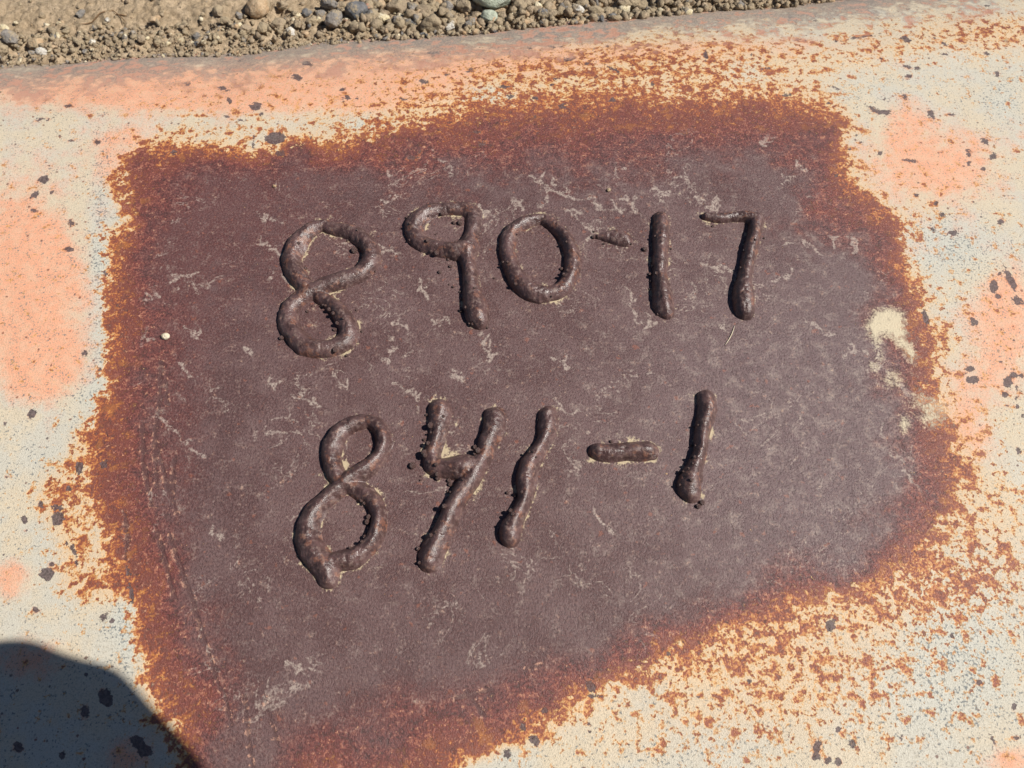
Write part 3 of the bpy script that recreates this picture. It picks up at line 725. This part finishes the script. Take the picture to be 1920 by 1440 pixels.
def stone_mesh(seed, sub, angular):
    bm = bmesh.new()
    bmesh.ops.create_icosphere(bm, subdivisions=sub, radius=1.0)
    rg = random.Random(seed)
    dirs = [(Vector((rg.gauss(0, 1), rg.gauss(0, 1), rg.gauss(0, 1))).normalized(), rg.uniform(.55, .92)) for _ in range(int(10 + 8 * angular))]
    off = Vector((rg.uniform(0, 50), rg.uniform(0, 50), rg.uniform(0, 50)))
    from mathutils import noise
    for v in bm.verts:
        n = v.co.normalized(); r = 1.0
        for d, lim in dirs:
            c = n.dot(d)
            if c > 0.2:
                r = min(r, 1 + (lim / c - 1) * angular) if lim / c < 1 else r
        r *= 1 + 0.16 * noise.noise(n * 1.6 + off) + 0.07 * noise.noise(n * 4.5 + off)
        if sub >= 3: r *= 1 + 0.03 * noise.noise(n * 11 + off)
        v.co = n * r
    me = bpy.data.meshes.new('pebble'); bm.to_mesh(me); bm.free()
    return me

# (enlargement, x, y, rx, ry, stone, how angular, label or None)
G1 = 'pebbles in the soil along the steel edge'
PEBBLES = [
 (ZP,90,310,58,52,'grey',.5,'round grey pebble beside a flat dust coated stone on the soil'),
 (ZP,275,340,64,50,'tan',.3,'flat dust coated tan stone beside the round grey pebble'),
 (ZP,325,415,46,26,'white',.4,'pale flat pebble touching the steel below the dust coated stone'),
 (ZP,585,70,42,38,'grey',.6,'grey pebble standing alone on the smooth soil near dry rootlets'),
 (ZP,400,280,24,22,'dark',.5,None),(ZP,805,138,22,20,'white',.6,None),(ZP,1165,155,46,26,'tan',.6,'orange tan pebble half buried in the smooth soil'),
 (ZP,910,270,32,24,'grey',.7,None),(ZP,1005,270,34,32,'grey',.7,None),(ZP,1115,310,18,14,'cream',.3,None),(ZP,1270,298,20,16,'cream',.4,None),
 (ZP,1475,280,34,28,'grey',.6,None),(ZP,1890,300,22,20,'tan',.5,None),(ZP,700,325,24,26,'white',.7,None),(ZP,110,420,42,24,'tan',.5,None),
 (ZP,1090,355,34,34,'clod',.6,None),(ZP,820,330,26,26,'clod',.7,None),(ZP,490,225,30,26,'clod',.6,None),(ZP,20,195,36,18,'cream',.4,None),
 (ZP,105,150,20,14,'cream',.4,None),(ZP,415,130,18,16,'cream',.6,None),(ZP,1440,320,20,14,'cream',.5,None),(ZP,1260,330,22,16,'cream',.6,None),
 (ZP,1800,195,18,18,'white',.5,None),(ZP,1795,125,32,28,'grey',.5,None),(ZP,290,205,20,16,'tan',.6,None),(ZP,680,235,20,12,'tan',.5,None),
 (ZP,755,210,24,22,'tan',.5,None),(ZP,600,330,34,28,'clod',.6,None),(ZP,1200,300,24,20,'clod',.6,None),(ZP,1340,250,26,20,'clod',.6,None),
 (ZP,640,400,24,20,'grey',.6,None),(ZP,700,405,18,12,'cream',.5,None),(ZP,560,385,26,18,'clod',.6,None),(ZP,30,400,44,44,'clod',.5,None),
 (ZP,1480,335,24,22,'dark',.6,None),(ZP,1550,300,26,22,'grey',.6,None),(ZP,960,350,30,26,'clod',.6,None),(ZP,250,435,28,16,'grey',.5,None),
 (ZP,1640,100,40,46,'clod',.6,None),(ZP,1700,180,40,34,'clod',.6,None),(ZP,1850,240,50,36,'clod',.6,None),(ZP,1380,165,24,20,'clod',.6,None),
 (ZQ,165,55,82,88,'tan',.15,'large rounded tan pebble with a knob on top, shadowed on the soil'),
 (ZQ,840,90,78,74,'dark',.55,'big dark blue grey stone among the clods'),
 (ZQ,920,60,34,34,'red',.4,'small pinkish pebble leaning on the big dark stone'),
 (ZQ,1020,105,52,22,'cream',.25,'elongated cream yellow pebble between the clods'),
 (ZQ,1000,22,48,44,'tan',.5,None),(ZQ,1120,45,78,48,'clod',.6,None),(ZQ,1330,80,72,40,'clod',.5,None),(ZQ,1215,155,48,34,'dark',.5,'blue grey pebble in front of a long soil clod'),
 (ZQ,1060,190,30,24,'white',.5,None),(ZQ,950,150,50,44,'clod',.6,None),(ZQ,700,180,62,58,'grey',.45,'broad grey soil covered stone touching the steel'),
 (ZQ,1365,185,80,62,'clod',.75,'largest angular brown soil clod against the steel'),(ZQ,1490,175,42,56,'white',.6,'white stone with a tan side against the steel'),
 (ZQ,1630,145,46,30,'red',.5,'reddish brown pebble beside the white stone'),(ZQ,1762,140,58,32,'green',.3,'flat grey green pebble below the pale green stone'),
 (ZQ,1610,65,64,50,'clod',.65,None),(ZQ,1780,22,148,54,'green',.2,'large smooth pale green stone at the back of the gravel'),
 (ZQ,1690,105,18,22,'tan',.4,None),(ZQ,430,100,30,20,'cream',.4,None),(ZQ,390,245,34,34,'white',.5,None),(ZQ,490,240,30,26,'tan',.5,None),
 (ZQ,110,280,22,16,'tan',.4,None),(ZQ,35,180,20,18,'cream',.3,None),(ZQ,650,20,64,44,'grey',.6,None),(ZQ,490,55,34,28,'dark',.5,None),
 (ZQ,590,262,32,26,'clod',.6,None),(ZQ,775,157,13,13,'red',.3,None),(ZQ,1240,55,46,40,'grey',.6,None),(ZQ,1130,165,36,30,'grey',.5,None),
 (ZQ,310,160,60,34,'clod',.5,None),(ZQ,1040,225,40,26,'clod',.6,None),(ZQ,200,215,40,40,'clod',.7,None),(ZQ,60,250,34,30,'clod',.6,None),
 (ZQ,540,170,40,36,'clod',.6,None),(ZQ,440,190,30,26,'clod',.6,None),(ZQ,580,50,46,30,'grey',.6,None),(ZQ,1390,20,60,30,'tan',.5,None),(ZQ,1480,60,36,40,'grey',.6,None),
 (ZQ,1560,200,30,24,'clod',.6,None),(ZQ,1830,190,46,22,'clod',.6,None),(ZQ,850,215,60,26,'clod',.6,None),(ZQ,330,40,46,36,'clod',.6,None),(ZQ,730,20,40,28,'clod',.6,None),
 (ZB,1330,60,34,28,'white',.6,'white angular pebble near the end of the gravel strip'),(ZB,1135,95,32,22,'dark',.4,None),(ZB,1045,145,14,16,'cream',.4,None),
 (ZB,1600,15,58,36,'clod',.5,None),(ZB,1095,18,46,24,'tan',.5,None),(ZB,1230,60,44,34,'clod',.6,None),(ZB,1430,75,44,30,'clod',.6,None),(ZB,1250,25,30,24,'grey',.6,None),
 (ZB,1180,120,40,24,'clod',.6,None),(ZB,1010,120,32,26,'clod',.6,None),(ZB,1390,95,30,20,'tan',.5,None),(ZB,1500,50,40,26,'clod',.6,None),(ZB,1360,20,40,24,'clod',.5,None),
 (ZB,1700,20,44,24,'clod',.6,None),(ZB,1560,55,34,22,'clod',.6,None),(ZB,1000,60,40,30,'clod',.6,None),(ZB,1100,65,34,26,'clod',.6,None),(ZB,1800,12,44,20,'clod',.6,None),
]
KIND = {'grey': ('pebble', 'small plain grey pebble in the gravel along the steel edge'), 'dark': ('pebble', 'small dark grey pebble in the gravel along the steel edge'),
        'tan': ('pebble', 'small plain tan pebble in the gravel along the steel edge'), 'cream': ('pebble', 'tiny cream coloured pebble in the gravel along the steel edge'),
        'white': ('pebble', 'small whitish pebble in the gravel along the steel edge'), 'green': ('pebble', 'small greenish pebble in the gravel along the steel edge'),
        'red': ('pebble', 'tiny pink pebble in front of the big dark stone'), 'clod': ('soil_clod', 'brown crumbly soil clod in the gravel along the steel edge')}
placed = []
for i, (z, x, y, rx, ry, kind, ang, label) in enumerate(PEBBLES):
    cx, cy = unz(z, x, y)
    wx, wy = survey(cx, cy, GZ + 0.004)
    wx, wy = float(wx), float(wy)
    m = mpp(cx, cy, GZ)
    ax_, az_ = rx / z[2] * m, ry / z[2] * m
    big = rx / z[2] > 8
    me = stone_mesh(100 + i, 4 if big else 3, min(1, ang * 1.35 + .1))
    me.polygons.foreach_set('use_smooth', np.ones(len(me.polygons), bool))
    me.materials.append(ROCK[kind])
    nm, gl = KIND[kind]
    o = bpy.data.objects.new(nm, me)
    COL.objects.link(o)
    ay_ = max(az_ * 1.05, ax_ * .7); hz_ = min(ax_, ay_) * .8
    o.scale = (ax_ * 1.12, ay_ * 1.12, hz_ * 1.12)
    gz = float(soil_z(np.array(wx), np.array(wy)))
    o.location = (wx, max(wy, float(far_edge(wx)) + ay_ * .15), gz + hz_ * 0.8)
    o.rotation_euler = (rng.uniform(-.25, .25), rng.uniform(-.25, .25), rng.uniform(-.35, .35))
    placed.append((o, label, kind, wx, wy))
    if label: tag(o, label, 'pebble' if nm == 'pebble' else 'soil clod', G1)
    else: tag(o, gl, 'pebble' if nm == 'pebble' else 'soil clod', G1 if nm == 'pebble' else 'soil clods along the steel edge')

# what singles out each plain stone: the striking stone it lies nearest to
SHORT = {'round grey pebble beside': 'round grey pebble', 'flat dust coated': 'flat dust coated tan stone', 'pale flat pebble': 'pale flat pebble', 'grey pebble standing': 'lone grey pebble on smooth soil',
         'orange tan': 'orange tan pebble', 'large rounded': 'large rounded tan pebble', 'big dark': 'big dark blue grey stone', 'small pinkish': 'pinkish pebble', 'elongated cream': 'elongated cream pebble',
         'blue grey pebble': 'blue grey pebble', 'broad grey': 'broad grey stone', 'largest angular': 'largest brown clod', 'white stone': 'white stone with a tan side', 'reddish brown': 'reddish brown pebble',
         'flat grey green': 'flat grey green pebble', 'large smooth': 'large pale green stone', 'white angular': 'white angular pebble'}
LOOK = {'grey': 'small grey pebble', 'dark': 'small dark grey pebble', 'tan': 'small tan pebble', 'cream': 'tiny cream pebble', 'white': 'small whitish pebble', 'green': 'small greenish pebble', 'red': 'tiny pink pebble', 'clod': 'brown soil clod'}
marks = [(next(v for k, v in SHORT.items() if l.startswith(k)), x, y) for o, l, kd, x, y in placed if l]
near = {}
for o, l, kd, x, y in placed:
    if not l:
        d, nm = min((math.hypot(x - mx_, y - my_), n_) for n_, mx_, my_ in marks)
        near.setdefault((kd, nm), []).append((d, o))
ORD = ['', 'second ', 'third ', 'fourth ', 'fifth ', 'sixth ', 'seventh ', 'eighth ', 'ninth ', 'tenth ']
for (kd, nm), lst in near.items():
    lst.sort(key=lambda q: q[0])
    for k, (d, o) in enumerate(lst):
        o['label'] = '%s lying %s to the %s' % (LOOK[kd], (ORD[k] + 'nearest') if len(lst) > 1 else 'close', nm)

# uncountable crumbs: one object
def crumbs():
    rg = np.random.RandomState(11)
    bases = []
    for k in range(24):
        bm = bmesh.new()
        for _ in range(11):
            q = rg.normal(size=3); q /= np.linalg.norm(q); bm.verts.new(q * rg.uniform(.7, 1.05))
        hull = bmesh.ops.convex_hull(bm, input=bm.verts)
        bmesh.ops.delete(bm, geom=[e for e in hull['geom_interior'] if isinstance(e, bmesh.types.BMVert)], context='VERTS')
        bmesh.ops.triangulate(bm, faces=bm.faces)
        bm.verts.index_update()
        bases.append((np.array([v.co[:] for v in bm.verts]), np.array([[v.index for v in f.verts] for f in bm.faces]))); bm.free()
    V = []; Fc = []; Mi = []; n = 0
    cnt = 0
    while cnt < 9500:
        x = rg.uniform(-0.52, 0.34)
        d = rg.exponential(0.05) if rg.rand() < .8 else rg.uniform(0, .2)
        d -= 0.014
        y = float(far_edge(x)) + d
        if d > 0.24: continue
        if x < -0.15 and d > 0.03 and rg.rand() < .88: continue
        r = 0.0008 + (0.0030 if x < -.12 else 0.0058) * rg.rand() ** 3.4
        if d < 0.0: r *= .75
        v, f = bases[rg.randint(24)]
        a = rg.uniform(0, 6.28); c, s = math.cos(a), math.sin(a)
        sc = r * np.array([rg.uniform(.8, 1.3), rg.uniform(.7, 1.1), rg.uniform(.6, 1.0)])
        w = v * sc
        w = np.column_stack([w[:, 0] * c - w[:, 1] * s, w[:, 0] * s + w[:, 1] * c, w[:, 2]])
        gz = max(float(soil_z(np.array(x), np.array(y))), float(plate_z(np.array(x), np.array(y))))
        V.append(w + (x, y, gz + r * .45)); Fc.append(f + n); n += len(v)
        mi = rg.choice(5, p=[.78, .08, .07, .05, .02]); Mi.append(np.full(len(f), mi)); cnt += 1
    o = link_mesh('gravel', np.vstack(V), np.vstack(Fc).astype(np.int32), ROCK['clod'], None, False)
    for k in ('grey', 'tan', 'cream', 'dark'): o.data.materials.append(ROCK[k])
    o.data.polygons.foreach_set('material_index', np.concatenate(Mi).astype(np.int32))
    return o
tag(crumbs(), 'fine soil crumbs and grit scattered on the ground by the steel', 'gravel', kind='stuff')

# ------------------------------------------------------------------ small loose things
def tube(name, pts, rad, mat, sides=6):
    s = np.array(pts, float)
    V = []; Fc = []
    for i, p in enumerate(s):
        d = s[min(i + 1, len(s) - 1)] - s[max(i - 1, 0)]; d /= np.linalg.norm(d)
        u = np.cross(d, (0, 0, 1)); u /= np.linalg.norm(u); w_ = np.cross(u, d)
        r = rad * (1 - .6 * abs(2 * i / (len(s) - 1) - 1) ** 3)
        for k in range(sides):
            a = 2 * math.pi * k / sides
            V.append(p + r * (math.cos(a) * u + math.sin(a) * w_))
    for i in range(len(s) - 1):
        for k in range(sides):
            Fc.append((i * sides + k, i * sides + (k + 1) % sides, (i + 1) * sides + (k + 1) % sides, (i + 1) * sides + k))
    Fc.append(tuple(range(sides))); Fc.append(tuple((len(s) - 1) * sides + k for k in range(sides)))
    return link_mesh(name, V, Fc, mat)

def plain(name, c1, c2, rough, scale=300):
    t = NT(name)
    P = t.coords(); n = t.noise(P, scale, 4, .6)
    return t.finish(t.mix(t.step(n, .35, .65), lin(*c1), lin(*c2)), rough, n, .0003, .4)
M_STRAW = plain('dry_straw', (226, 214, 188), (206, 190, 158), .6)
M_ROOT = plain('dry_rootlet', (110, 84, 58), (136, 108, 76), .8)
def on_steel(px, py):
    x, y = survey(px, py, 0.0); return float(x), float(y), float(plate_z(np.array(float(x)), np.array(float(y))))
pts = [on_steel(*unz(Z2, *p)) for p in [(1432,812),(1420,850),(1400,890),(1378,922)]]
tag(tube('dry_grass_fibre', catmull([(x, y, z + .0005) for x, y, z in pts], .002), .00022, M_STRAW),
    'thin pale dry grass fibre lying on the bare steel below the 7', 'grass fibre')
for k, line in enumerate([[(600,180),(680,150),(760,115),(850,85)],[(840,75),(890,110),(940,160)],[(860,105),(920,100),(985,125)]]):
    q = []
    for p in line:
        x, y = survey(*unz(ZP, *p), GZ + .002); q.append((float(x), float(y), float(soil_z(np.array(float(x)), np.array(float(y)))) + .0012))
    tag(tube('dry_rootlet', catmull(q, .003), .00045, M_ROOT), ['long curved brown dry rootlet on the smooth soil', 'short brown rootlet bent towards the steel on the smooth soil', 'thin brown rootlet lying almost along the steel edge on the soil'][k], 'rootlet', 'dry rootlets on the soil')
for (px, py, r, kind, lab) in [(311,632,9,'cream','small cream soil crumb stuck on the rusty left side of the steel'),
                               (1141,358,5,'tan','tiny tan grit grain on the bare steel above the upper dash'),
                               (515,350,4,'tan','tiny grit grain on the bare steel above the upper 8')]:
    x, y, z = on_steel(px, py); m = mpp(px, py)
    me = stone_mesh(900 + px, 3, .5); me.polygons.foreach_set('use_smooth', np.ones(len(me.polygons), bool)); me.materials.append(ROCK[kind])
    o = bpy.data.objects.new('grit_grain', me); COL.objects.link(o)
    o.location = (x, y, z + r * m * .35); o.scale = (r * m, r * m * .8, r * m * .6); o.rotation_euler = (0, 0, px)
    tag(o, lab, 'grit')

# ================================================================== THE PHOTOGRAPHER, whose hand shades a corner of the steel
UP = Vector((0, CT, ST)); FW = Vector((0, ST, -CT)); RT = Vector((1, 0, 0)); CV = Vector(CAM)
def shade(px, py, t):
    """the point that shades that place on the steel, t metres towards the sun"""
    x, y = survey(px, py, 0.0)
    return Vector((float(x), float(y), 0)) + TO_SUN * t

M_PHONE = plain('phone_glass', (34, 36, 40), (40, 42, 46), .25)
M_LENS = plain('lens_glass', (12, 12, 14), (16, 16, 20), .1)
def slab(name, w_, h_, d_, r_, mat, parent):
    bm = bmesh.new(); vs = []
    for sx_, sy_, a0 in ((1, 1, 0), (-1, 1, 90), (-1, -1, 180), (1, -1, 270)):
        for k in range(7):
            a = R(a0 + 15 * k)
            vs.append(bm.verts.new((sx_ * (w_ / 2 - r_) + r_ * math.cos(a), sy_ * (h_ / 2 - r_) + r_ * math.sin(a), -d_ / 2)))
    f = bm.faces.new(vs)
    e = bmesh.ops.extrude_face_region(bm, geom=[f])
    bmesh.ops.translate(bm, verts=[v for v in e['geom'] if isinstance(v, bmesh.types.BMVert)], vec=(0, 0, d_))
    bmesh.ops.recalc_face_normals(bm, faces=bm.faces)
    me = bpy.data.meshes.new(name); bm.to_mesh(me); bm.free(); me.materials.append(mat)
    o = bpy.data.objects.new(name, me); COL.objects.link(o); o.parent = parent
    return o
phone = bpy.data.objects.new('phone', None); COL.objects.link(phone)
phone.rotation_euler = (TILT, 0, 0)          # its back looks the way the lens looks
phone.location = CV + RT * 0.054 - UP * 0.020 - FW * 0.012
tag(phone, 'dark phone held over the steel by the crouching person', 'phone')
slab('phone_body', .148, .072, .008, .010, M_PHONE, phone)
cb = slab('camera_bump', .034, .034, .002, .008, M_PHONE, phone); cb.location = (-.052, .018, -.005)
for lx, ly in ((-.060, .010), (-.044, .026)):
    l = slab('lens_ring', .013, .013, .002, .0064, M_LENS, phone); l.location = (lx, ly, -.007)

T0 = 0.555
J = {}; E = []
def joint(n, co, r, par=None):
    J[n] = (Vector(co), r)
    if par: E.append((par, n))
joint('pelvis', (.10, -.90, .20), .13)
joint('belly', (.10, -.80, .40), .13, 'pelvis')
joint('chest', (.10, -.62, .58), .14, 'belly')
joint('neck', (.09, -.50, .68), .055, 'chest')
joint('jaw', (.08, -.43, .70), .07, 'neck')
joint('crown', (.08, -.37, .79), .08, 'jaw')
for s_, n in ((1, 'r'), (-1, 'l')):
    joint(n + 'hip', (.10 + s_ * .10, -.88, .16), .095, 'pelvis')
    joint(n + 'knee', (.10 + s_ * .20, -.50, .34), .062, n + 'hip')
    joint(n + 'ankle', (.10 + s_ * .17, -.80, .045), .042, n + 'knee')
    joint(n + 'toe', (.10 + s_ * .19, -.60, .012), .034, n + 'ankle')
    joint(n + 'shoulder', (.10 + s_ * .17, -.60, .62), .062, 'chest')
    joint(n + 'elbow', (.10 + s_ * .30, -.42, .42), .046, n + 'shoulder')
rw = shade(340, 1610, T0); joint('rwrist', rw, .027, 'relbow')
joint('rpalm', shade(222, 1495, T0), .031, 'rwrist')
joint('rpalm2', shade(108, 1358, T0), .0305, 'rpalm')
for nm, pts, r0 in (('index', [(30, 1241), (-25, 1240), (-90, 1290)], .0124), ('middle', [(140, 1320), (80, 1325), (0, 1340)], .0115),
                    ('ring', [(170, 1400), (120, 1420), (40, 1440)], .011), ('little', [(200, 1440), (150, 1480), (110, 1510)], .010)):
    prev = 'rpalm2' if nm in ('index', 'middle') else 'rpalm'
    for k, p in enumerate(pts):
        joint(nm + str(k), shade(p[0], p[1], T0 - .012 * k), r0 * (1 - .12 * k), prev); prev = nm + str(k)
joint('thumb0', shade(20, 1400, T0 + .01), .022, 'rpalm2'); joint('thumb1', shade(-50, 1330, T0 + .01), .018, 'thumb0')
joint('web', shade(0, 1310, T0), .018, 'rpalm2'); joint('web2', shade(-70, 1300, T0), .02, 'web')
lh = CV - RT * .05 - UP * .03 - FW * .03
joint('lwrist', lh - RT * .05 - UP * .06 - FW * .01, .027, 'lelbow'); joint('lpalm', lh - RT * .01, .03, 'lwrist')
for k in range(4):
    joint('lf%d' % k, lh + RT * .01 + UP * (.035 - .02 * k), .0105, 'lpalm'); joint('lg%d' % k, lh + RT * .035 + UP * (.036 - .02 * k) - FW * .012, .009, 'lf%d' % k)
bm = bmesh.new()
def limb(p, r0, q, r1):
    """tapered capsule from joint to joint; the limbs are fused into one surface below"""
    d = q - p; L = max(d.length, 1e-5); rot = d.to_track_quat('Z', 'Y').to_matrix().to_4x4()
    n0 = len(bm.verts)
    vs = bmesh.ops.create_uvsphere(bm, u_segments=20, v_segments=12, radius=1.0)['verts']
    for v in vs:
        top = v.co.z > 0.01
        c = v.co * (r1 if top else r0)
        if top: c.z += L
        v.co = (Matrix.Translation(p) @ rot) @ c
for pa, ch in E:
    limb(J[pa][0], J[pa][1], J[ch][0], J[ch][1])
me = bpy.data.meshes.new('person'); bm.to_mesh(me); bm.free()
tmp = bpy.data.objects.new('person_frame', me); COL.objects.link(tmp)
rmod = tmp.modifiers.new('fuse', 'REMESH'); rmod.mode = 'VOXEL'; rmod.voxel_size = 0.006
smod = tmp.modifiers.new('smooth', 'SMOOTH'); smod.iterations = 4; smod.factor = 0.5
dg = bpy.context.evaluated_depsgraph_get()
pm_ = bpy.data.meshes.new_from_object(tmp.evaluated_get(dg))
bpy.data.objects.remove(tmp, do_unlink=True)
pm_.materials.clear()
pm_.materials.append(plain('navy_work_clothes', (44, 50, 66), (54, 60, 76), .9, 80))
pm_.materials.append(plain('skin', (196, 148, 122), (206, 160, 134), .55, 80))
for p in pm_.polygons:
    c = p.center
    p.use_smooth = True
    p.material_index = 1 if c.z > .64 and c.y > -.5 or (c.y > -.36 and c.z > .30) else 0
person = bpy.data.objects.new('person', pm_); COL.objects.link(person)
tag(person, 'crouching person in dark clothes holding a phone over the steel', 'person')
